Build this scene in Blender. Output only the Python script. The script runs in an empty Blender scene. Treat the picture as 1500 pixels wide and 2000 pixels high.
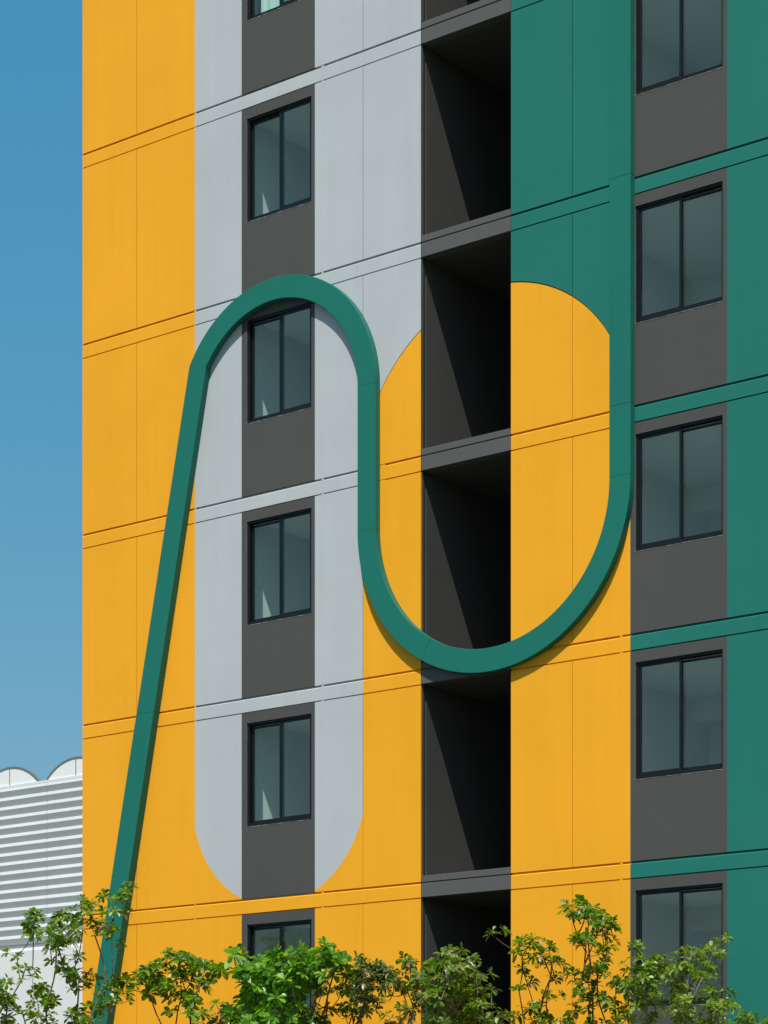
import bpy, math, random
from mathutils import Vector, Matrix
random.seed(7)
R = math.radians
scene = bpy.context.scene
# ---------------------------------------------------------------- camera
PH, PCX, PF = 2316.0, 750.0, 4750.0          # horizon row, centre column, focal length, in photo pixels
EYE = 1.6
cam_d = bpy.data.cameras.new("camera"); cam = bpy.data.objects.new("camera", cam_d)
scene.collection.objects.link(cam); scene.camera = cam
cam.location = (0, 0, EYE); cam.rotation_euler = (R(90), 0, 0)
cam_d.sensor_fit = 'AUTO'; cam_d.sensor_width = 36.0; cam_d.lens = 36.0 * PF / 2000
cam_d.shift_y = (PH - 1000) / 2000.0
cam_d.clip_start = 0.5; cam_d.clip_end = 6000
scene.render.resolution_x = 768; scene.render.resolution_y = 1024
# ---------------------------------------------------------------- light
RX, RY = 0.78489, -0.61963                    # along the facade, to the right
NX, NY = 0.61963, 0.78489                     # into the building
so, sr, su = 1.0, 0.45, 1.85                  # sun: out of the wall, to the right, up
sv = Vector((-NX * so + RX * sr, -NY * so + RY * sr, su)).normalized()
elev = math.asin(sv.z); azim = math.atan2(sv.x, sv.y)
sun_d = bpy.data.lights.new("sun", 'SUN'); sun = bpy.data.objects.new("sun", sun_d)
scene.collection.objects.link(sun)
sun_d.energy = 4.0; sun_d.angle = R(0.5); sun_d.color = (1.0, 0.955, 0.88)
sun.rotation_euler = sv.to_track_quat('Z', 'Y').to_euler()
world = bpy.data.worlds.new("World"); scene.world = world; world.use_nodes = True
wn = world.node_tree; wn.nodes.clear()
sky = wn.nodes.new('ShaderNodeTexSky'); sky.sky_type = 'NISHITA'; sky.sun_disc = False
sky.sun_elevation = elev; sky.sun_rotation = azim
sky.air_density = 1.0; sky.dust_density = 1.0; sky.ozone_density = 2.0; sky.altitude = 0
sep = wn.nodes.new('ShaderNodeSeparateColor'); com = wn.nodes.new('ShaderNodeCombineColor')     # hue grade of the sky
wn.links.new(sky.outputs[0], sep.inputs[0]); chan = []
for c_, (g_, k_) in enumerate(((1.32, .38), (.486, 1.55), (.28, 2.65))):
    p_ = wn.nodes.new('ShaderNodeMath'); p_.operation = 'POWER'; p_.inputs[1].default_value = g_
    q_ = wn.nodes.new('ShaderNodeMath'); q_.operation = 'MULTIPLY'; q_.inputs[1].default_value = k_
    wn.links.new(sep.outputs[c_], p_.inputs[0]); wn.links.new(p_.outputs[0], q_.inputs[0]); chan.append(q_)
mn = wn.nodes.new('ShaderNodeMath'); mn.operation = 'MINIMUM'
wn.links.new(chan[0].outputs[0], mn.inputs[0]); wn.links.new(chan[1].outputs[0], mn.inputs[1])
wn.links.new(mn.outputs[0], com.inputs[0]); wn.links.new(chan[1].outputs[0], com.inputs[1]); wn.links.new(chan[2].outputs[0], com.inputs[2])
bg = wn.nodes.new('ShaderNodeBackground'); bg.inputs[1].default_value = 0.11
wo = wn.nodes.new('ShaderNodeOutputWorld')
wn.links.new(com.outputs[0], bg.inputs[0]); wn.links.new(bg.outputs[0], wo.inputs[0])
scene.view_settings.view_transform = 'Standard'; scene.view_settings.look = 'None'
scene.view_settings.gamma = 1.0; scene.view_settings.exposure = 0.25
scene.cycles.max_bounces = 8; scene.cycles.transparent_max_bounces = 12
# ---------------------------------------------------------------- helpers
P0 = Vector((-4.7564, 38.3591, 0))            # foot of the building's left corner
def put(o, parent=None):
    scene.collection.objects.link(o)
    if parent is not None: o.parent = parent
    return o
def tag(o, label=None, cat=None, group=None, kind=None):
    if label: o["label"] = label
    if cat: o["category"] = cat
    if group: o["group"] = group
    if kind: o["kind"] = kind
    return o
def empty(name, loc, rz=0.0):
    o = bpy.data.objects.new(name, None); o.empty_display_size = 0.3
    o.location = loc; o.rotation_euler = (0, 0, rz); return put(o)
RZ = math.atan2(RY, RX)
class MB:
    def __init__(self): self.v = []; self.f = []; self.m = []
    def face(self, pts, m=0):
        b = len(self.v); self.v += [tuple(p) for p in pts]; self.f.append(tuple(range(b, b + len(pts)))); self.m.append(m)
    def mesh(self, verts, faces, m=0):
        b = len(self.v); self.v += [tuple(p) for p in verts]
        for f in faces: self.f.append(tuple(i + b for i in f)); self.m.append(m)
    def box(self, x0, x1, y0, y1, z0, z1, m=0, skip=''):
        c = [(x0,y0,z0),(x1,y0,z0),(x1,y1,z0),(x0,y1,z0),(x0,y0,z1),(x1,y0,z1),(x1,y1,z1),(x0,y1,z1)]
        fs = {'d':(3,2,1,0),'u':(4,5,6,7),'f':(0,1,5,4),'r':(1,2,6,5),'b':(2,3,7,6),'l':(3,0,4,7)}
        self.mesh(c, [f for k, f in fs.items() if k not in skip], m)
    def inner_box(self, x0, x1, y0, y1, z0, z1, m=0, skip='f'):
        c = [(x0,y0,z0),(x1,y0,z0),(x1,y1,z0),(x0,y1,z0),(x0,y0,z1),(x1,y0,z1),(x1,y1,z1),(x0,y1,z1)]
        fs = {'d':(0,1,2,3),'u':(7,6,5,4),'f':(4,5,1,0),'r':(5,6,2,1),'b':(6,7,3,2),'l':(7,4,0,3)}
        self.mesh(c, [f for k, f in fs.items() if k not in skip], m)
    def tube(self, pts, rad, n=6, m=0):
        rings = []
        for i, p in enumerate(pts):
            p = Vector(p); a = Vector(pts[max(i-1, 0)]); c = Vector(pts[min(i+1, len(pts)-1)])
            t = (c - a).normalized(); u = t.orthogonal().normalized() if i == 0 else (u - t * u.dot(t)).normalized()
            w = t.cross(u); r = rad[i] if isinstance(rad, (list, tuple)) else rad
            b = len(self.v)
            for k in range(n):
                q = p + (u * math.cos(2*math.pi*k/n) + w * math.sin(2*math.pi*k/n)) * r
                self.v.append(tuple(q))
            rings.append(b)
        for i in range(len(rings)-1):
            for k in range(n):
                self.f.append((rings[i]+k, rings[i]+(k+1) % n, rings[i+1]+(k+1) % n, rings[i+1]+k)); self.m.append(m)
        self.f.append(tuple(rings[-1]+k for k in range(n))); self.m.append(m)
    def build(self, name, mats, parent=None, smooth=False):
        me = bpy.data.meshes.new(name); me.from_pydata(self.v, [], self.f)
        for mt in (mats if isinstance(mats, (list, tuple)) else [mats]): me.materials.append(mt)
        me.polygons.foreach_set('material_index', self.m)
        if smooth: me.polygons.foreach_set('use_smooth', [True] * len(self.f))
        me.update(); return put(bpy.data.objects.new(name, me), parent)
# ---------------------------------------------------------------- materials
def new_mat(name):
    m = bpy.data.materials.new(name); m.use_nodes = True
    nt = m.node_tree; b = nt.nodes['Principled BSDF']; return m, nt, b
def noise(nt, scale, detail=3, vec=None, rough=.55):
    n = nt.nodes.new('ShaderNodeTexNoise'); n.inputs['Scale'].default_value = scale
    n.inputs['Detail'].default_value = detail; n.inputs['Roughness'].default_value = rough
    if vec is not None: nt.links.new(vec, n.inputs['Vector'])
    return n.outputs[0]
def maprange(nt, x, a, b, c, d):
    n = nt.nodes.new('ShaderNodeMapRange'); nt.links.new(x, n.inputs[0])
    for i, v in enumerate((a, b, c, d)): n.inputs[i+1].default_value = v
    return n.outputs[0]
def mth(nt, op, a, b=None):
    n = nt.nodes.new('ShaderNodeMath'); n.operation = op
    for i, x in enumerate((a, b)):
        if x is None: continue
        if isinstance(x, (int, float)): n.inputs[i].default_value = x
        else: nt.links.new(x, n.inputs[i])
    return n.outputs[0]
def mixc(nt, fac, a, b, mode='MIX'):
    n = nt.nodes.new('ShaderNodeMix'); n.data_type = 'RGBA'; n.blend_type = mode
    for i, x in ((0, fac), (6, a), (7, b)):
        if isinstance(x, (int, float)): n.inputs[i].default_value = x
        elif isinstance(x, tuple): n.inputs[i].default_value = x + (1,) if len(x) == 3 else x
        else: nt.links.new(x, n.inputs[i])
    return n.outputs[2]
def paint_wear(nt, b, col, bump=.0012, amount=.05, rough=.6):
    """matte masonry paint: broad uneven patches, vertical rain streaks, roller texture"""
    tc = nt.nodes.new('ShaderNodeTexCoord'); v = tc.outputs['Object']
    mp = nt.nodes.new('ShaderNodeMapping'); mp.inputs['Scale'].default_value = (5.5, 5.5, .35); nt.links.new(v, mp.inputs[0])
    big = noise(nt, .55, 4, v); streak = noise(nt, 1.0, 5, mp.outputs[0], .65)
    mix = mth(nt, 'ADD', mth(nt, 'MULTIPLY', big, .6), mth(nt, 'MULTIPLY', streak, .4))
    g = maprange(nt, mix, .3, .7, 1 - amount, 1 + amount)
    comb = nt.nodes.new('ShaderNodeCombineColor')
    for i in range(3): nt.links.new(g, comb.inputs[i])
    out = mixc(nt, 1.0, col, comb.outputs[0], 'MULTIPLY')
    nt.links.new(out, b.inputs['Base Color']); b.inputs['Roughness'].default_value = rough
    b.inputs['Specular IOR Level'].default_value = .15
    if bump:
        bp = nt.nodes.new('ShaderNodeBump'); bp.inputs['Strength'].default_value = .5; bp.inputs['Distance'].default_value = bump
        m2 = nt.nodes.new('ShaderNodeMapping'); m2.inputs['Scale'].default_value = (1.25, 1.25, .22); nt.links.new(v, m2.inputs[0])
        h = mth(nt, 'ADD', noise(nt, 42, 3, v), mth(nt, 'MULTIPLY', noise(nt, 2.2, 2, v), 5.0))
        h = mth(nt, 'ADD', h, mth(nt, 'MULTIPLY', noise(nt, 1.0, 1, m2.outputs[0]), 26.0))
        nt.links.new(h, bp.inputs['Height']); nt.links.new(bp.outputs[0], b.inputs['Normal'])
def plain(name, col, rough=.6, amount=.05, bump=.0012, spec=.18, metal=0):
    m, nt, b = new_mat(name); paint_wear(nt, b, col, bump, amount, rough)
    b.inputs['Specular IOR Level'].default_value = spec; b.inputs['Metallic'].default_value = metal
    return m
YEL = (.905, .405, .020); GRY = (.485, .515, .530); GRN = (.018, .178, .144); DRK = (.080, .080, .075)
def wall_paint():
    m, nt, b = new_mat('painted_wall')
    tc = nt.nodes.new('ShaderNodeTexCoord'); sx = nt.nodes.new('ShaderNodeSeparateXYZ'); nt.links.new(tc.outputs['Object'], sx.inputs[0])
    s, z = sx.outputs[0], sx.outputs[2]
    gt = lambda a, c: mth(nt, 'GREATER_THAN', a, c)
    lt = lambda a, c: mth(nt, 'LESS_THAN', a, c)
    AND = lambda a, c: mth(nt, 'MINIMUM', a, c)
    OR = lambda a, c: mth(nt, 'MAXIMUM', a, c)
    def dist(cs, cz):
        return mth(nt, 'SQRT', mth(nt, 'ADD', mth(nt, 'POWER', mth(nt, 'SUBTRACT', s, cs), 2.0), mth(nt, 'POWER', mth(nt, 'SUBTRACT', z, cz), 2.0)))
    outA = AND(gt(z, 11.693), gt(dist(7.923, 11.693), 2.281))          # above the top of the big yellow disc
    inB = AND(OR(gt(z, 7.434), lt(dist(4.056, 7.434), 1.697)), gt(z, 5.862))
    gray1 = AND(AND(gt(s, 2.406), lt(s, 5.677)), inB)
    gray2 = AND(AND(gt(s, 5.6769), lt(s, 7.5)), outA)
    green = OR(gt(s, 10.194), AND(gt(s, 7.5), outA))
    c = mixc(nt, OR(gray1, gray2), YEL, GRY); c = mixc(nt, green, c, GRN)
    paint_wear(nt, b, c, .0012, .06, .62); return m
M = {}
M['wall'] = wall_paint()
M['dark'] = plain('dark_grey_paint', DRK, .6, .05)
M['slab'] = plain('slab_grey_paint', (.108, .108, .106), .6, .07)
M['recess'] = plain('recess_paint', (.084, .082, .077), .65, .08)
M['yellow'] = plain('yellow_paint', YEL, .6)
M['ribbon'] = plain('green_metal_paint', (.012, .166, .126), .5, .05, .0006, .25)
M['frame'] = plain('dark_aluminium', (.0065, .0090, .0120), .40, .05, 0, .32)
M['seal'] = plain('pale_sealant', (.24, .235, .225), .8, .3, .002)
M['room'] = plain('room_plaster', (.86, .88, .84), .8, .02)
M['curtain'] = plain('curtain_fabric', (.62, .74, .70), .9, .05)
M['roof'] = plain('roof_concrete', (.32, .31, .30), .9, .1)
M['louvre'] = plain('louvre_sheet', (.545, .575, .59), .5, .06, .0)
M['white_wall'] = plain('white_render', (.74, .75, .75), .75, .04)
M['rim'] = plain('grey_rim', (.16, .19, .19), .5, .05, 0)
M['vault'] = plain('vault_panel', (.82, .84, .84), .5, .02, 0)
def glass():
    m = bpy.data.materials.new('tinted_glass'); m.use_nodes = True; nt = m.node_tree; nt.nodes.clear()
    out = nt.nodes.new('ShaderNodeOutputMaterial'); mix = nt.nodes.new('ShaderNodeMixShader')
    tr = nt.nodes.new('ShaderNodeBsdfTransparent'); tr.inputs[0].default_value = (.86, 1, .98, 1)
    gl = nt.nodes.new('ShaderNodeBsdfGlossy'); gl.inputs[0].default_value = (.88, .97, 1, 1); gl.inputs[1].default_value = .015
    lw = nt.nodes.new('ShaderNodeLayerWeight'); lw.inputs[0].default_value = .5
    sch = mth(nt, 'ADD', mth(nt, 'MULTIPLY', mth(nt, 'POWER', lw.outputs['Facing'], 5.0), .95), .045)
    nt.links.new(mth(nt, 'MULTIPLY', sch, 1.45), mix.inputs[0])
    nt.links.new(tr.outputs[0], mix.inputs[1]); nt.links.new(gl.outputs[0], mix.inputs[2]); nt.links.new(mix.outputs[0], out.inputs[0])
    tc = nt.nodes.new('ShaderNodeTexCoord'); bp = nt.nodes.new('ShaderNodeBump'); bp.inputs['Strength'].default_value = .15; bp.inputs['Distance'].default_value = .002
    nt.links.new(noise(nt, 1.6, 1, tc.outputs['Object']), bp.inputs['Height']); nt.links.new(bp.outputs[0], gl.inputs['Normal'])
    return m
M['glass'] = glass()
def leaf_mat(name, c1, c2, c3, trans=.42):
    m, nt, b = new_mat(name)
    g = nt.nodes.new('ShaderNodeNewGeometry'); ramp = nt.nodes.new('ShaderNodeValToRGB')
    e = ramp.color_ramp.elements; e[0].color = c1 + (1,); e[1].color = c2 + (1,); e[1].position = .6
    x = e.new(.97); x.color = c3 + (1,)
    nt.links.new(g.outputs['Random Per Island'], ramp.inputs[0]); nt.links.new(ramp.outputs[0], b.inputs['Base Color'])
    b.inputs['Roughness'].default_value = .36; b.inputs['Specular IOR Level'].default_value = .55
    tl = nt.nodes.new('ShaderNodeBsdfTranslucent'); mx = nt.nodes.new('ShaderNodeMixShader'); mx.inputs[0].default_value = trans
    c = mixc(nt, 1.0, ramp.outputs[0], (1.7, 1.8, .45), 'MULTIPLY'); nt.links.new(c, tl.inputs[0])
    out = nt.nodes['Material Output']
    nt.links.new(b.outputs[0], mx.inputs[1]); nt.links.new(tl.outputs[0], mx.inputs[2]); nt.links.new(mx.outputs[0], out.inputs[0])
    return m
M['leaf_mid'] = leaf_mat('leaf_mid_green', (.035, .105, .004), (.105, .245, .008), (.26, .35, .03))
M['leaf_bright'] = leaf_mat('leaf_bright_green', (.045, .150, .006), (.120, .320, .010), (.26, .44, .04))
M['leaf_dark'] = leaf_mat('leaf_dark_green', (.035, .080, .014), (.075, .155, .025), (.18, .22, .06))
M['leaf_olive'] = leaf_mat('leaf_olive_green', (.055, .120, .010), (.130, .240, .020), (.27, .34, .07))
M['leaf_lime'] = leaf_mat('leaf_lime_green', (.085, .160, .008), (.190, .300, .018), (.32, .38, .05))
M['dry'] = leaf_mat('dry_leaf', (.16, .07, .03), (.33, .19, .10), (.45, .32, .2), .15)
M['bark'] = plain('bark', (.25, .205, .17), .85, .35, .004)
M['bark_dark'] = plain('brown_bark', (.12, .075, .052), .85, .35, .004)
# ---------------------------------------------------------------- ground
def ground():
    m, nt, b = new_mat('grass_ground'); tc = nt.nodes.new('ShaderNodeTexCoord'); v = tc.outputs['Object']
    c = mixc(nt, noise(nt, .8, 6, v), (.030, .055, .012), (.08, .095, .035)); nt.links.new(c, b.inputs['Base Color']); b.inputs['Roughness'].default_value = .95
    mb = MB(); mb.face([(-3000,-3000,0),(3000,-3000,0),(3000,3000,0),(-3000,3000,0)])
    tag(mb.build('ground', m), kind='structure')
    m2, nt, b = new_mat('asphalt'); tc = nt.nodes.new('ShaderNodeTexCoord')
    c = mixc(nt, noise(nt, 60, 3, tc.outputs['Object']), (.06, .06, .06), (.11, .11, .105)); nt.links.new(c, b.inputs['Base Color']); b.inputs['Roughness'].default_value = .9
    mb = MB(); mb.box(-40, 40, -16, -5.2, .0, .02)
    o = mb.build('road', m2); o.location = P0; o.rotation_euler = (0, 0, RZ); tag(o, kind='structure')
    mb = MB(); mb.box(-40, 40, -5.2, -5.05, 0, .14)
    o = mb.build('kerb', M['roof']); o.location = P0; o.rotation_euler = (0, 0, RZ); tag(o, kind='structure')
    m3, nt, b = new_mat('soil'); tc = nt.nodes.new('ShaderNodeTexCoord')
    c = mixc(nt, noise(nt, 9, 5, tc.outputs['Object']), (.05, .035, .02), (.12, .085, .05)); nt.links.new(c, b.inputs['Base Color']); b.inputs['Roughness'].default_value = 1
    mb = MB(); mb.box(-12, 14, -4.0, -.6, 0, .05)
    o = mb.build('planting_bed', m3); o.location = P0; o.rotation_euler = (0, 0, RZ); tag(o, kind='structure')
ground()
# ---------------------------------------------------------------- the painted building (local axes: x along the wall, y inwards, z up)
bld = empty('apartment_building', P0, RZ)
tag(bld, 'tall apartment block painted in yellow, pale grey and deep green sections with dark window bays', 'building')
ZK = [2.86 + 3 * k for k in range(7)]          # band tops
GD = .030                                      # groove depth
B_H = .215
S_END = 13.6
REC0, REC1 = 6.72, 8.27
WL = (3.457, 4.712, 3.355, 4.778); WR = (10.272, 11.592, 10.2, 11.655)
WZ0, WZ1 = 1.085, 2.625
def plate(mb, s0, s1, z0, z1, m=0, sides='lrud', ch=0.0):
    zt = z1 - ch
    mb.face([(s0,0,z0),(s1,0,z0),(s1,0,zt),(s0,0,zt)], m)
    if ch: mb.face([(s0,0,zt),(s1,0,zt),(s1,ch,z1),(s0,ch,z1)], m)
    if 'u' in sides: mb.face([(s0,ch,z1),(s1,ch,z1),(s1,GD,z1),(s0,GD,z1)], m)
    if 'd' in sides: mb.face([(s0,GD,z0),(s1,GD,z0),(s1,0,z0),(s0,0,z0)], m)
    if 'l' in sides: mb.face([(s0,GD,z0),(s0,0,z0),(s0,0,z1),(s0,GD,z1)], m)
    if 'r' in sides: mb.face([(s1,0,z0),(s1,GD,z0),(s1,GD,z1),(s1,0,z1)], m)
def arc_z(s): return 11.693 + math.sqrt(max(0, 2.281**2 - (s - 7.923)**2))
wall = MB(); back = MB()
g1, g2, gv = .014, .009, .005
VG = [1.186, 5.677, 9.279]
def back_rect(s0, s1, z0, z1, m=0): back.face([(s0,GD,z0),(s1,GD,z0),(s1,GD,z1),(s0,GD,z1)], m)
rows = [(0.0, ZK[0] - B_H - g2, None)] + [(ZK[k] + g1, (ZK[k+1] - B_H - g2) if k < 6 else 22.2, ZK[k]) for k in range(7)]
for (z0, z1, base) in rows:
    has_win = base is not None and base < 20
    for (a, c) in ((0, VG[0] - gv), (VG[0] + gv, VG[1] - gv), (VG[1] + gv, REC0), (REC1, VG[2] - gv), (VG[2] + gv, S_END)):
        W = WL if a < 3 < c else WR if a < 10.5 < c else None
        arcrow = base is not None and abs(base - 11.86) < .1
        if W is None:
            if arcrow and a > 5:
                n = 26; e = .009
                for i in range(n):
                    x0 = a + (c - a) * i / n; x1 = a + (c - a) * (i + 1) / n
                    for lo in (0, 1):
                        if x0 < 6.07 and a < 6: p0 = p1 = None
                        if lo: q = [(x0, z0), (x1, z0), (x1, arc_z(x1) - e), (x0, arc_z(x0) - e)]
                        else: q = [(x0, arc_z(x0) + e), (x1, arc_z(x1) + e), (x1, z1), (x0, z1)]
                        wall.face([(s, 0, z) for s, z in q])
                        A, Bq = (q[3], q[2]) if lo else (q[1], q[0])
                        wall.face([(A[0],0,A[1]),(Bq[0],0,Bq[1]),(Bq[0],GD,Bq[1]),(A[0],GD,A[1])])
                for x in (a, c): wall.face([(x,0,z0),(x,GD,z0),(x,GD,z1),(x,0,z1)])
                for z in (z0, z1): wall.face([(a,0,z),(c,0,z),(c,GD,z),(a,GD,z)])
            else: plate(wall, a, c, z0, z1)
            continue
        w0, w1, d0, d1 = W
        segs = [(a, d0, 0)]
        if arcrow and a > 9:                                   # the disc's edge runs on to the ribbon
            n = 14; e = .009; xe = 10.0
            for i in range(n):
                x0 = a + (xe - a) * i / n; x1 = a + (xe - a) * (i + 1) / n
                for lo in (0, 1):
                    q = [(x0, z0), (x1, z0), (x1, arc_z(x1) - e), (x0, arc_z(x0) - e)] if lo else [(x0, arc_z(x0) + e), (x1, arc_z(x1) + e), (x1, z1), (x0, z1)]
                    wall.face([(s, 0, z) for s, z in q])
                    A, Bq = (q[3], q[2]) if lo else (q[1], q[0])
                    wall.face([(A[0],0,A[1]),(Bq[0],0,Bq[1]),(Bq[0],GD,Bq[1]),(A[0],GD,A[1])])
            wall.face([(a,0,z0),(a,GD,z0),(a,GD,z1),(a,0,z1)])
            for z in (z0, z1): wall.face([(a,0,z),(xe,0,z),(xe,GD,z),(a,GD,z)])
            segs = [(xe, d0, 0)]
        segs += [(d1, c, 0)]
        if abs(base - 8.86) < .1 and a > 9 if base else False: pass
        for (x0, x1, mm) in segs: plate(wall, x0, x1, z0, z1, mm, 'ud' + ('l' if x0 == a else '') + ('r' if x1 == c else ''))
        if has_win:
            zb, zt = base + WZ0, base + WZ1
            plate(wall, d0, w0, z0, z1, 1, 'ud'); plate(wall, w1, d1, z0, z1, 1, 'ud')
            plate(wall, w0, w1, z0, zb, 1, 'd'); plate(wall, w0, w1, zt, z1, 1, 'u')
            # reveals
            D = .125
            wall.face([(w0,0,zb),(w0,D,zb),(w0,D,zt),(w0,0,zt)], 1); wall.face([(w1,0,zb),(w1,0,zt),(w1,D,zt),(w1,D,zb)], 1)
            wall.face([(w0,0,zb),(w1,0,zb),(w1,D,zb),(w0,D,zb)], 1); wall.face([(w0,0,zt),(w0,D,zt),(w1,D,zt),(w1,0,zt)], 1)
        else: plate(wall, d0, d1, z0, z1, 1 if base is None else 0, 'ud')
for k, zk in enumerate(ZK):
    zt, zb = zk - g1, zk - B_H + g2
    plate(wall, 0, REC0, zb, zt, 0, 'lrud', .012); plate(wall, REC1, S_END, zb, zt, 0, 'lrud', .012)
    # sealed bridges across the grooves at the panel joints
    spots = [(2.39, 2.43), (4.90, 4.945), (10.03, 10.075)]
    if abs(zk - 8.86) < .1: spots += [(1.25, 1.62)]
    if abs(zk - 5.86) < .1: spots += [(.62, .90)]
    if abs(zk - 11.86) < .1: spots += [(5.95, 6.08)]
    for (a, c) in spots:
        for (u, v) in ((zk - g1 - .004, zk + g1 + .0), (zk - B_H - g2, zk - B_H + g2)):
            wall.face([(a,.004,u),(c,.004,u),(c,.004,v),(a,.004,v)])
            wall.face([(a,.004,u),(a,.004,v),(a,GD,v),(a,GD,u)]); wall.face([(c,.004,u),(c,GD,u),(c,GD,v),(c,.004,v)])
# backing sheet seen in the grooves
def back_col(s0, s1): back_rect(s0, s1, 0, 22.2)
back_col(0, WL[0]); back_col(WL[1], REC0); back_col(REC1, WR[0]); back_col(WR[1], S_END)
for W in (WL, WR):
    zz = 0
    for base in ZK[:6]: back_rect(W[0], W[1], zz, base + WZ0); zz = base + WZ1
    back_rect(W[0], W[1], zz, 22.2)
# side walls, back and roof
b0 = len(wall.f)
DEP = 14
wall.mesh([(0,GD,0),(0,DEP,0),(0,DEP,22.2),(0,GD,22.2)], [(0,3,2,1)], 2)
wall.mesh([(S_END,GD,0),(S_END,DEP,0),(S_END,DEP,22.2),(S_END,GD,22.2)], [(0,1,2,3)], 2)
wall.mesh([(0,DEP,0),(S_END,DEP,0),(S_END,DEP,22.2),(0,DEP,22.2)], [(0,3,2,1)], 2)
wall.v += back.v and [] or []
off = len(wall.v); wall.v += back.v
for f, m in zip(back.f, back.m): wall.f.append(tuple(i + off for i in f)); wall.m.append(m)
wall.build('wall', [M['wall'], M['dark'], M['yellow']], bld)
rf = MB(); rf.face([(0,0,21.7),(S_END,0,21.7),(S_END,DEP,21.7),(0,DEP,21.7)]); rf.box(-.05, S_END+.05, -.05, .25, 22.2, 22.28); rf.box(-.05,.25,.25,DEP,22.2,22.28); rf.box(S_END-.25,S_END+.05,.25,DEP,22.2,22.28)
rf.build('roof', M['roof'], bld)
# fine raised seams beside the joints
for (s_, z0, z1) in ((4.922, 5.9, 17.6), (10.052, 3.2, 9.9)):
    sm = MB(); sm.box(s_ - .006, s_ + .006, -.0035, .001, z0, z1); sm.build('joint_strip', M['wall'], bld)
# recess (open service balcony shaft) with its slabs
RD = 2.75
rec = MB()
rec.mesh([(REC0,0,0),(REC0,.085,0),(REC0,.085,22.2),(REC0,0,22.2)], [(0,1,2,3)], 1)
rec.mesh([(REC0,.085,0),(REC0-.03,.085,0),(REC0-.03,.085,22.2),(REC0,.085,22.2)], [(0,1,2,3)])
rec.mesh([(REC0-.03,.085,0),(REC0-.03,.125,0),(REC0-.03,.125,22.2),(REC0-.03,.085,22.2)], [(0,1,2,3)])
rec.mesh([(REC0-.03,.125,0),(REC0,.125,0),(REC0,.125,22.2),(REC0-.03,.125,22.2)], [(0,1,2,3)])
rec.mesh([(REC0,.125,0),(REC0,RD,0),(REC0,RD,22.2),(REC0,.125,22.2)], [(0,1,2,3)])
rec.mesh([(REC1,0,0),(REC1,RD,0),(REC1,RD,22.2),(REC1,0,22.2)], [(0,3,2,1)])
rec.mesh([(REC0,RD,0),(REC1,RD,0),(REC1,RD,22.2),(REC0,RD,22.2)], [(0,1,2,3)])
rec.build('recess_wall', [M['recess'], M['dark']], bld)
for k, zk in enumerate(ZK):
    sl = MB(); x0, x1 = REC0 + .004, REC1 - .012
    sl.box(x0, x1, .004, .16, zk - .205, zk - .008); sl.box(x0, x1, .02, .16, zk - .008, zk + .008)
    sl.box(x0, x1, .004, .16, zk + .008, zk + .098)
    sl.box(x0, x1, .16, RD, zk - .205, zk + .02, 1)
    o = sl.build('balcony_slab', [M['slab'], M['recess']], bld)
    md = o.modifiers.new('bevel', 'BEVEL'); md.width = .004; md.segments = 1; md.limit_method = 'ANGLE'
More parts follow.
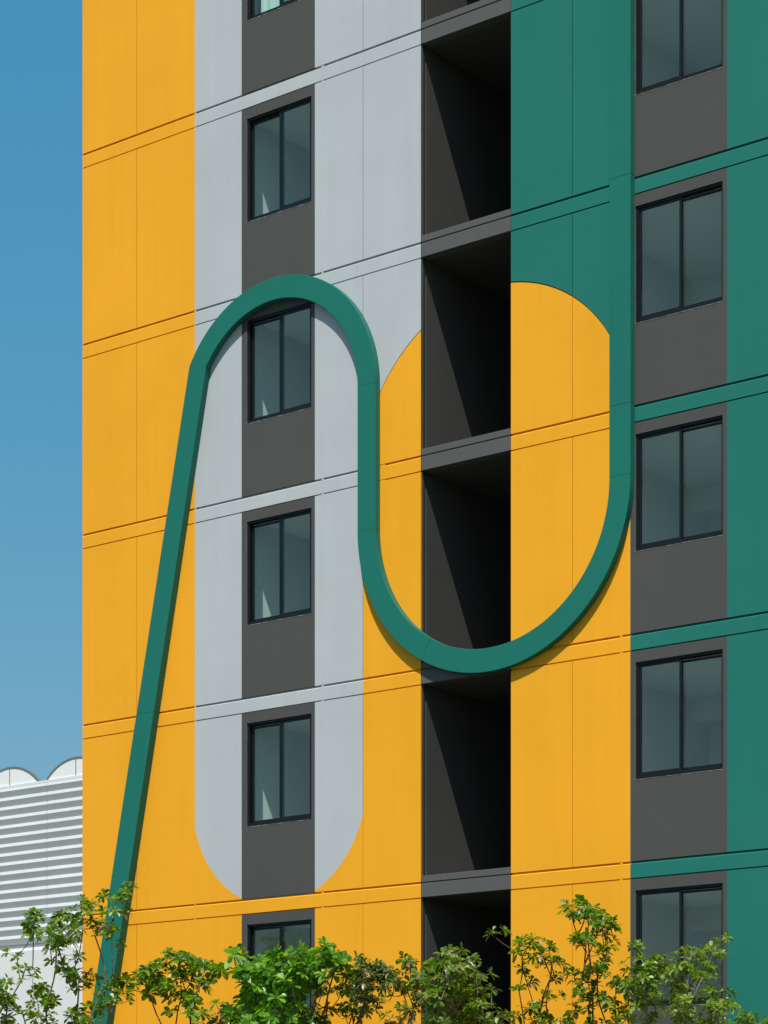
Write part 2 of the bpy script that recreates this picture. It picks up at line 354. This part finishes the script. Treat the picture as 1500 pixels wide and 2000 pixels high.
# ---------------------------------------------------------------- windows (parts of the building, each with sashes and panes)
def make_window(w, right):
    h = WZ1 - WZ0
    fr = MB(); t = .032
    for (x0, x1, z0, z1) in ((0, t, 0, h), (w - t, w, 0, h), (t, w - t, 0, t + .012), (t, w - t, h - t, h)):
        fr.box(x0, x1, .022, .118, z0, z1)
    # sliding tracks and the pressed fin that laps over the plaster
    fr.box(t, w - t, .066, .074, h - t - .016, h - t); fr.box(t, w - t, .066, .074, t + .012, t + .024)
    fo = fr.build('window', M['frame'])
    md = fo.modifiers.new('bevel', 'BEVEL'); md.width = .003; md.segments = 1; md.limit_method = 'ANGLE'
    for side in (0, 1):
        front = (side == 1) != right
        y = .038 if front else .080
        x0, x1 = (t - .002, w/2 + .022) if side == 0 else (w/2 - .022, w - t + .002)
        z0, z1 = t + .014, h - t - (.002 if front else .018)
        sw = .034
        sa = MB()
        for (a, c, u, v) in ((x0, x0 + sw, z0, z1), (x1 - sw, x1, z0, z1), (x0 + sw, x1 - sw, z0, z0 + .045), (x0 + sw, x1 - sw, z1 - .03, z1)):
            sa.box(a, c, y, y + .026, u, v)
        so_ = sa.build('sash', M['frame'], fo)
        md = so_.modifiers.new('bevel', 'BEVEL'); md.width = .003; md.segments = 1; md.limit_method = 'ANGLE'
        pn = MB(); pn.face([(x0+sw-.006, y+.013, z0+.04), (x1-sw+.006, y+.013, z0+.04), (x1-sw+.006, y+.013, z1-.025), (x0+sw-.006, y+.013, z1-.025)])
        pn.build('pane', M['glass'], fo)
    # thin broken line of pale sealant below and beside the frame
    rr = random.Random(5 if right else 3); se = MB()
    N = 44; P = []                                             # down the left side, then along the sill, uneven width
    for i in range(N + 1):
        P.append(((0.0, h - h * i / N), (-.0015 - .0035 * max(0, rr.gauss(.3, .6)), h - h * i / N)))
    P[-1] = ((0.0, 0.0), (-.007, -.008))
    for i in range(1, N + 1): P.append(((w * i / N, 0.0), (w * i / N, -.0045 - .006 * abs(rr.gauss(0, .7)))))
    for (a, c), (b2, d2) in zip(P[:-1], P[1:]):
        se.face([(a[0], -.0045, a[1]), (c[0], -.0035, c[1]), (d2[0], -.0035, d2[1]), (b2[0], -.0045, b2[1])])
        se.face([(a[0], -.0045, a[1]), (b2[0], -.0045, b2[1]), (b2[0], .02, b2[1]), (a[0], .02, a[1])])
    se.build('sealant', M['seal'], fo)
    rm = MB()
    a, c = (-.9, w + .28) if right else (-.11, w + 1.4)
    rm.inner_box(a, c, .127, 3.4, -1.06, 1.62)
    for q in ([(a,.127,-1.06),(0,.127,-1.06),(0,.127,1.62),(a,.127,1.62)], [(w,.127,-1.06),(c,.127,-1.06),(c,.127,1.62),(w,.127,1.62)],
              [(0,.127,-1.06),(w,.127,-1.06),(w,.127,0),(0,.127,0)], [(0,.127,h),(w,.127,h),(w,.127,1.62),(0,.127,1.62)]): rm.face(q[::-1])
    if right: rm.box(a + .002, c - .002, 2.9, 3.398, 1.30, 1.618); rm.box(a + .3, c - .002, 3.36, 3.398, .98, .995)
    rm.build('room', M['room'], fo)
    return fo
def copy_tree(o, parent):
    c = o.copy(); scene.collection.objects.link(c); c.parent = parent
    for ch in list(o.children): copy_tree(ch, c)
    return c
floors_txt = ['lowest', 'second', 'third', 'fourth', 'fifth', 'top']
for (W, right, n) in ((WL, False, 6), (WR, True, 6)):
    first = make_window(W[1] - W[0], right)
    for k in range(n):
        o = first if k == 0 else copy_tree(first, bld)
        o.parent = bld; o.location = (W[0], 0, ZK[k] + WZ0)
        if not right and k == 5:
            cu = MB(); w = W[1] - W[0]
            N = 90; P = [(.02 + (w - .04) * i / N, .30 + .035 * math.sin(i * .9) + .012 * math.sin(i * 2.3)) for i in range(N + 1)]
            for i in range(N):
                cu.face([(P[i][0], P[i][1], -.1), (P[i+1][0], P[i+1][1], -.1), (P[i+1][0], P[i+1][1], 1.56), (P[i][0], P[i][1], 1.56)])
            cu.build('curtain', M['curtain'], o, smooth=True)
# ---------------------------------------------------------------- green ribbon
rib = MB()
def rib_strip(stations):
    """stations: (left/outer s,z), (right/inner s,z), depth"""
    n = len(stations); V = []
    for (a, c, D) in stations:
        V += [(a[0], -D, a[1]), (c[0], -D, c[1]), (c[0], -.001, c[1]), (a[0], -.001, a[1])]
    F = [(0,1,2,3), tuple(4*(n-1)+i for i in (3,2,1,0))]
    for i in range(n - 1):
        b, e = 4*i, 4*(i+1)
        for k in range(4): F.append((b+k, e+k, e+(k+1) % 4, b+(k+1) % 4))
    rib.mesh(V, F)
Dn = .11
def limb_pt(z, inner):
    return (2.732 - (13.90 - z) * .2095, z) if inner else (2.392 - (13.99 - z) * .2120, z)
def limb_D(z): return Dn + max(0, 13.9 - z) * .0045
g = .0015
cs, cz, Ro, Ri = 4.06, 13.02, 1.93, 1.603
zs = [13.99, 8.86, 3.2, .0]
for i in range(3):
    zt, zb = zs[i] - (g if i else 0), zs[i+1]
    top = (limb_pt(13.99, False), limb_pt(13.90, True), limb_D(13.9)) if i == 0 else (limb_pt(zt, False), limb_pt(zt, True), limb_D(zt))
    rib_strip([top, (limb_pt(zb, False), limb_pt(zb, True), limb_D(zb))])
def arc(cs, cz, Ro, Ri, a0, a1, n, io=0.0):
    st = []
    for i in range(n + 1):
        a = a0 + (a1 - a0) * i / n; ai = a + (io * (1 - i / n))
        st.append(((cs + Ro*math.cos(R(a)), cz + Ro*math.sin(R(a))), (cs + Ri*math.cos(R(ai)), cz + Ri*math.sin(R(ai))), Dn))
    return st
rib_strip(arc(cs, cz, Ro, Ri, 149.8, 0, 60, -3.0))
S0, S1, S2, S3 = 5.663, 5.990, 9.937, 10.264
rib_strip([((S1, cz), (S0, cz), Dn), ((S1, 10.95), (S0, 10.95), Dn)])
uc, uz = (S0 + S3) / 2, 10.95; Uo, Ui = (S3 - S0) / 2, (S2 - S1) / 2
for (a0, a1) in ((180, 240), (240.04, 300), (300.04, 360)): rib_strip(arc(uc, uz, Uo, Ui, a0, a1, 26))
zz = uz
for zn in (11.885, 14.885, 17.885, 20.885, 22.0):
    rib_strip([((S3, zz + (g if zz > uz else 0)), (S2, zz + (g if zz > uz else 0)), Dn), ((S3, zn), (S2, zn), Dn)]); zz = zn
rb = rib.build('facade_ribbon', M['ribbon']); rb.location = P0; rb.rotation_euler = (0, 0, RZ)
md = rb.modifiers.new('bevel', 'BEVEL'); md.width = .004; md.segments = 2; md.limit_method = 'ANGLE'; md.angle_limit = R(50)
tag(rb, 'raised dark green ribbon looping in an arch and a deep U across the painted facade', 'facade ornament')
# ---------------------------------------------------------------- white plant building with louvres, far left
PD = 25.0
wb = empty('service_building', P0 + Vector((NX, NY, 0)) * PD, RZ)
tag(wb, 'white building with horizontal louvres and curved vaults on its roof at the left edge', 'building')
A0, A1 = -60.0, -8.0
body = MB(); TOP, LB = 14.0, 8.87
body.box(A0, A1, .0, 22, 0, LB); body.box(A0, A1, .16, 22, LB, TOP - .02)
body.build('wall', M['white_wall'], wb)
lv = MB(); pitch = .2887; n = int((TOP - LB) / pitch)
secs = [A0]
x = -26.93
while x > A0: secs.append(x); x -= 3.9
x = -26.93 + 3.9
while x < A1: secs.append(x); x += 3.9
secs = sorted(set(secs + [A1]))
for a, c in zip(secs[:-1], secs[1:]):
    a += .006; c -= .006
    z = TOP
    for i in range(n):
        zb = z - pitch; gz = zb + .182
        lv.face([(a,.10,zb),(c,.10,zb),(c,.04,gz),(a,.04,gz)]); lv.face([(a,.04,gz),(c,.04,gz),(c,.10,z),(a,.10,z)])
        lv.face([(a,.10,zb),(a,.04,gz),(a,.10,z)]); lv.face([(c,.10,zb),(c,.10,z),(c,.04,gz)])
        z = zb
lv.build('louvre', M['louvre'], wb)
cp = MB(); cp.box(A0, A1, .095, .4, TOP + .003, TOP + .075); cp.build('coping', M['white_wall'], wb)
for i in range(-4, 4):
    c = -25.72 + 2.92 * i; Rv, zc = 1.72, TOP + .60 - 1.72; y0, y1 = .13, .22
    v = MB(); N = 28; hw = 1.30; amax = math.asin(hw / Rv) 
    P = [(c + Rv * math.sin(-amax + 2*amax*j/N), zc + Rv * math.cos(-amax + 2*amax*j/N)) for j in range(N + 1)]
    v.face([(p[0], y0, p[1]) for p in P] + [(P[-1][0], y0, TOP - .3), (P[0][0], y0, TOP - .3)])
    for j in range(N): v.face([(P[j][0],y0,P[j][1]),(P[j+1][0],y0,P[j+1][1]),(P[j+1][0],y1,P[j+1][1]),(P[j][0],y1,P[j][1])])
    vo = v.build('roof_vault', M['vault'], wb)
    rm = MB(); k = (Rv + .062) / Rv
    for j in range(N):
        q = [(P[j][0], P[j][1]), (P[j+1][0], P[j+1][1])]; o2 = [(c + (p[0]-c)*k, zc + (p[1]-zc)*k) for p in q]
        rm.face([(q[0][0],y0-.012,q[0][1]),(q[1][0],y0-.012,q[1][1]),(o2[1][0],y0-.012,o2[1][1]),(o2[0][0],y0-.012,o2[0][1])])
        rm.face([(q[0][0],y0-.012,q[0][1]),(q[0][0],y1,q[0][1]),(q[1][0],y1,q[1][1]),(q[1][0],y0-.012,q[1][1])])
        rm.face([(o2[0][0],y0-.012,o2[0][1]),(o2[1][0],y0-.012,o2[1][1]),(o2[1][0],y1,o2[1][1]),(o2[0][0],y1,o2[0][1])])
    rm.build('rim', M['rim'], vo)
    sb = MB(); sb.box(c - .007, c + .007, y0 - .02, y0 + .001, TOP - .2, zc + Rv); sb.build('seam', M['rim'], vo)
# ---------------------------------------------------------------- shrubs standing between camera and wall
def local_at(px, py, d):
    """photo pixel -> (s, z) on the plane d in front of (negative) the wall"""
    vx = (px - PCX) / PF
    qx, qy = P0.x + NX * d, P0.y + NY * d
    # t*(vx,1) = q + s*(RX,RY)
    s = (vx * qy - qx) / (RX - vx * RY); t = qy + s * RY
    return s, EYE + (PH - py) * t / PF
def leaf(mb, p, dirv, up, L, W, droop, fold, m):
    side = dirv.cross(up)
    if side.length < 1e-4: side = Vector((1, 0, 0))
    side.normalize(); up = side.cross(dirv).normalized()
    mid = []; lf = []; rt = []
    for (t, w) in ((0, .05), (.32, .52), (.62, 1.0), (.85, .8), (1.0, .0)):
        c = p + dirv * (L * t) + Vector((0, 0, -1)) * (droop * L * t * t) 
        mid.append(c)
        lf.append(c + side * (w * W) + up * (fold * w * W)); rt.append(c - side * (w * W) + up * (fold * w * W))
    b = len(mb.v)
    V = [mid[0], lf[1], mid[1], rt[1], lf[2], mid[2], rt[2], lf[3], mid[3], rt[3], mid[4]]
    mb.v += [tuple(q) for q in V]
    for f in ((0,2,1),(0,3,2),(1,2,5,4),(2,3,6,5),(4,5,8,7),(5,6,9,8),(7,8,10),(8,9,10)):
        mb.f.append(tuple(b + i for i in f)); mb.m.append(m)
def rosette(mb, rng, p, axis, L, m, n=None, dryp=0.0):
    n = n or rng.randint(9, 13)
    u = axis.orthogonal().normalized(); w = axis.cross(u); ph = rng.uniform(0, 6.28)
    for k in range(n):
        a = ph + k * 2.4 + rng.uniform(-.3, .3); tilt = rng.uniform(-.15, .75) if k < n * .75 else rng.uniform(.8, 1.5)
        d = (u * math.cos(a) + w * math.sin(a)) + axis * tilt; d.normalize()
        l = L * rng.uniform(.6, 1.15)
        dry = rng.random() < dryp
        leaf(mb, p + d * .01, d, axis, l * (.75 if dry else 1), l * rng.uniform(.20, .28), rng.uniform(.05, .55) + (.5 if dry else 0), rng.uniform(.05, .5), 1 if dry else m)
def shrub(seed, label, bases, clumps, d, leafm, L, bark='bark', spread=.16, per=3, dryp=.02, cat='shrub', low=9, drop=12, dense=1.4):
    rng = random.Random(seed)
    bs = [local_at(px, 2000, d)[0] for px in bases]
    s_mean = sum(bs) / len(bs)
    root = empty('shrub', P0 + Vector((RX, RY, 0)) * s_mean + Vector((NX, NY, 0)) * d + Vector((0, 0, .05)), RZ)
    tag(root, label, cat, 'shrubs growing along the foot of the painted building')
    nodes = []   # [pos, parent index]
    def add(p, par): nodes.append([Vector(p), par]); return len(nodes) - 1
    pts = []
    for c in clumps:
        s, z = local_at(c[0], c[1] + drop, d); pts.append((Vector((s - s_mean, rng.uniform(-.45, .45), z)), c[2] if len(c) > 2 else per))
    # stems below the frame, as multi-stemmed saplings
    tops = []
    for i, b in enumerate(bs):
        x0 = (b - s_mean) * .35 + rng.uniform(-.08, .08); y0 = rng.uniform(-.12, .12)
        x1 = b - s_mean; y1 = rng.uniform(-.3, .3); z1 = local_at(bases[i], 2010, d)[1]
        par = add((x0, y0, 0), None)
        for k in range(1, 7):
            t = k / 6; par = add((x0 + (x1-x0) * t**1.3 + rng.uniform(-.03,.03), y0 + (y1-y0)*t + rng.uniform(-.03,.03), z1 * t), par)
    # low foliage below the frame
    for i in range(low):
        b = rng.choice(bs) - s_mean
        pts.append((Vector((b + rng.uniform(-.5, .5), rng.uniform(-.5, .5), rng.uniform(2.2, 4.15))), per))
    pts.sort(key=lambda q: q[0].z + abs(q[0].x) * .25)
    tips = []
    for (p, cnt) in pts:
        best = None; bd = 1e9
        for i, (q, par) in enumerate(nodes):
            dz = p.z - q.z
            if dz < .12: continue
            dd = (p - q); hor = math.hypot(dd.x, dd.y)
            cost = dd.length + max(0, hor - dz * .42) * 2.6
            if cost < bd: bd = cost; best = i
        if best is None: best = 3
        q = nodes[best][0]; dd = p - q; L0 = dd.length; seg = max(2, int(L0 / .16)); par = best
        bend = Vector((rng.uniform(-1,1), rng.uniform(-1,1), 0)) * L0 * .045
        for k in range(1, seg + 1):
            t = k / seg
            hor = t ** .8; ver = t
            x = q + Vector((dd.x * hor, dd.y * hor, dd.z * ver)) + bend * math.sin(math.pi * t) + Vector((rng.uniform(-1,1), rng.uniform(-1,1), 0)) * .004
            par = add(x, par)
        hub = par; tips.append((hub, nodes[hub][0], (nodes[hub][0] - nodes[nodes[hub][1]][0]).normalized()))
        for k in range(int(cnt * dense)):
            j = rng.choice([hub, nodes[hub][1] if nodes[hub][1] is not None else hub])
            o = nodes[j][0] + Vector((rng.uniform(-1, 1) * spread * 1.3, rng.uniform(-1, 1) * spread * 1.3, rng.uniform(-.3, .5) * spread))
            mid = add((nodes[j][0] + o) / 2 + Vector((0, 0, -.02)), j); e = add(o, mid)
            tips.append((e, o, (o - nodes[mid][0]).normalized()))
    # radii: pipe model
    wgt = [0.0] * len(nodes)
    for t in tips: wgt[t[0]] += 1
    order = sorted(range(len(nodes)), key=lambda i: -i)
    for i in order:
        par = nodes[i][1]
        if par is not None: wgt[par] += max(wgt[i], .6)
    rad = [min(.019, .0036 * max(w, .6) ** .36) for w in wgt]
    br = MB(); kids = {}
    for i, (p, par) in enumerate(nodes):
        if par is not None: kids.setdefault(par, []).append(i)
    def walk(start, first):
        chain = [start] if first is None else [start, first]
        cur = chain[-1]
        while kids.get(cur):
            ks = sorted(kids[cur], key=lambda k: -wgt[k])
            for extra in ks[1:]: todo.append((cur, extra))
            cur = ks[0]; chain.append(cur)
        rr = [rad[c] for c in chain]
        if first is not None: rr[0] = min(rr[0], rr[1] * 1.15)
        if len(chain) > 1: br.tube([tuple(nodes[c][0]) for c in chain], rr, 6)
    todo = [(i, None) for i, nd in enumerate(nodes) if nd[1] is None]
    while todo:
        a, c = todo.pop(); walk(a, c)
    br.build('branches', M[bark], root, smooth=True)
    fo = MB()
    for (i, p, ax) in tips:
        ax = (ax + Vector((rng.uniform(-.3,.3), rng.uniform(-.3,.3), .7))).normalized()
        dp = dryp if rng.random() < .75 else dryp * 6
        rosette(fo, rng, p, ax, L * rng.uniform(.85, 1.15), 0, None, dp)
        if rng.random() < .25 and nodes[i][1] is not None:
            rosette(fo, rng, nodes[nodes[i][1]][0], ax, L * .8, 0, rng.randint(3, 5), dp)
    fo.build('foliage', [M[leafm], M['dry']], root)
    return root
shrub(11, 'tall sparse shrub with pale stems in front of the white louvred building', [70, 95, 120, 140, 158],
  [(75,1782,5),(60,1800),(25,1812,4),(118,1782,4),(135,1790),(155,1752,3),(168,1775,2),(160,1795,4),(100,1838,5),(85,1830,4),(140,1825,4),(120,1810,3),(175,1812,3),(95,1872,3),
   (130,1868,4),(150,1850,2),(112,1905,4),(138,1895,3),(20,1862,2),(40,1885,1),(15,1922,5),(35,1935,5),(70,1925,4),(55,1915,3),(90,1905,2),(115,1952,6),(128,1965,4),(20,1948,4),(50,1975,4),(75,1990,3),(10,1985,3),(150,1990,2)],
  -2.2, 'leaf_mid', .125, 'bark', .14, 3, .02, dense=1.2)
shrub(12, 'slender forked shrub reaching up across the foot of the green ribbon', [165, 178, 196],
  [(256,1722,2),(235,1738,2),(215,1750,4),(205,1765,2),(250,1752,1),(212,1795,3),(196,1800,2),(190,1812,3),(205,1925,4),(222,1932,3),(190,1940,2),(163,1958,2),(170,1975,2),(178,1990,2)],
  -2.5, 'leaf_mid', .12, 'bark', .12, 3, .02, low=4)
shrub(13, 'open crowned shrub in front of the yellow wall left of the dark window bay', [318, 338, 352, 362, 420, 450],
  [(262,1912,3),(255,1902,2),(285,1910,3),(322,1868,4),(340,1880,4),(305,1908,4),(330,1898,4),(350,1868,3),(365,1885,5),(385,1900,4),(400,1882,3),(378,1865,2),(415,1890,4),(432,1890,4),(450,1882,4),(345,1940,3),(365,1925,3),(385,1935,2),
   (400,1955,5),(420,1965,5),(435,1985,4),(405,1990,4),(455,1952,3),(470,1940,2),(345,1990,2)],
  -2.0, 'leaf_mid', .145, 'bark_dark', .13, 3, .0, dense=1.1)
shrub(14, 'dense bright green shrub covering the lower part of the dark window bay', [505, 540, 570, 598, 612],
  [(490,1858,3),(505,1865,5),(525,1872,5),(545,1868,5),(570,1862,4),(590,1855,4),(605,1852,4),(628,1848,4),(642,1850,4),(655,1862,4),(665,1872,2),(488,1895,4),(510,1895,5),(535,1895,5),(560,1892,5),(585,1885,5),(608,1882,4),(625,1892,3),
   (500,1925,5),(525,1925,5),(550,1925,5),(575,1920,5),(600,1918,4),(490,1955,4),(515,1955,5),(545,1958,5),(575,1955,4),(595,1960,3),(480,1985,5),(510,1985,5),(540,1988,5),(585,1985,5),(605,1990,4),(475,1965,3)],
  -2.3, 'leaf_bright', .155, 'bark', .14, 3, .0, drop=18, dense=1.35)
shrub(15, 'thin airy shrub between the bright green one and the browning one', [640, 655, 672, 690],
  [(655,1895,3),(662,1885,2),(668,1905,2),(650,1915,2),(658,1940,4),(680,1940,4),(695,1945,3),(670,1955,3),(645,1968,2),(700,1925,2),(655,1985,2),(690,1905,2)],
  -1.8, 'leaf_mid', .12, 'bark_dark', .12, 3, .04, low=4)
shrub(16, 'dark small leaved shrub with dry brown tips left of the black recess', [722, 735, 750, 775],
  [(725,1872,3),(735,1885,5),(752,1885,5),(765,1892,4),(715,1895,4),(700,1905,3),(725,1905,6),(745,1905,6),(765,1910,5),(710,1922,4),(730,1928,5),(750,1925,5),(775,1925,4),(785,1900,3),(790,1945,4),(722,1990,3),(800,1915,4),(780,1962,3)],
  -1.9, 'leaf_dark', .095, 'bark_dark', .12, 4, .07, dense=1.4)
shrub(17, 'olive green shrub with upright leaves overlapping the black recess', [800, 825, 842, 870, 905],
  [(880,1858,4),(868,1868,4),(892,1868,4),(820,1878,4),(840,1882,5),(860,1888,5),(880,1888,5),(900,1885,4),(920,1892,3),(938,1898,3),(812,1898,4),(835,1908,5),(858,1908,5),(885,1908,4),(905,1905,3),(825,1935,4),(845,1930,4),(868,1935,5),(890,1938,5),(908,1948,4),
   (850,1960,4),(875,1965,5),(900,1972,5),(920,1978,4),(865,1990,5),(890,1995,5),(935,1990,4),(962,1975,3),(975,1985,3),(955,1960,1),(815,1970,3),(925,1925,1)],
  -2.1, 'leaf_olive', .12, 'bark', .13, 4, .03, dense=1.25)
shrub(18, 'tall airy shrub with bare brown stems right of the black recess', [1045, 1062, 1110, 1128, 1145, 1180, 1205],
  [(985,1822,3),(1000,1835,2),(1052,1828,4),(1065,1835,4),(1042,1845,3),(1072,1848,3),(1025,1842,2),(1022,1885,2),(1040,1862,3),(1082,1868,4),(1062,1870,3),(1095,1872,3),(1100,1762,4),(1092,1775,3),(1120,1775,4),(1138,1775,5),(1155,1760,4),(1165,1775,4),(1145,1790,4),
   (1185,1790,4),(1200,1798,3),(1170,1800,2),(1115,1820,3),(1140,1815,3),(1152,1825,3),(1165,1840,4),(1180,1835,3),(1200,1838,3),(1215,1848,2),(1225,1862,3),(1180,1868,4),(1165,1880,4),(1118,1895,3),(1130,1910,4),(1060,1935,3),(1078,1935,3),(1045,1930,2),
   (1150,1905,4),(1172,1910,4),(1195,1895,4),(1205,1915,4),(1220,1930,3),(1160,1940,3),(1190,1945,3),(1018,1968,3),(1040,1965,4),(1060,1980,4),(1150,1965,3),(1125,1990,4),(1085,1992,3),(1170,1990,4),(1205,1980,4),(1225,1985,3),(1100,1955,2)],
  -2.3, 'leaf_mid', .105, 'bark_dark', .12, 3, .02, drop=14, dense=.95)
shrub(19, 'yellow green shrub in front of the lowest window of the right hand bay', [1262, 1300, 1312, 1330],
  [(1388,1832,3),(1368,1842,2),(1392,1855,2),(1345,1858,3),(1358,1850,2),(1335,1872,4),(1350,1880,4),(1280,1872,3),(1295,1880,4),(1262,1890,4),(1315,1882,4),(1275,1900,5),(1300,1900,5),(1325,1898,4),(1365,1892,3),(1385,1890,2),(1395,1905,2),(1255,1918,4),(1285,1925,5),
   (1310,1922,5),(1335,1915,3),(1260,1940,4),(1295,1945,3),(1345,1955,4),(1365,1955,4),(1385,1950,3),(1400,1958,3),(1418,1965,2),(1380,1972,4),(1355,1985,4),(1325,1985,2),(1250,1975,3),(1240,1995,3)],
  -1.9, 'leaf_lime', .092, 'bark', .12, 3, .0)
shrub(20, 'small leafy shoot at the lower right edge against the green wall', [1440, 1458],
  [(1432,1985,3),(1448,1982,3),(1442,1995,3),(1462,1992,2)],
  -1.9, 'leaf_lime', .09, 'bark', .10, 3, .0, low=5)
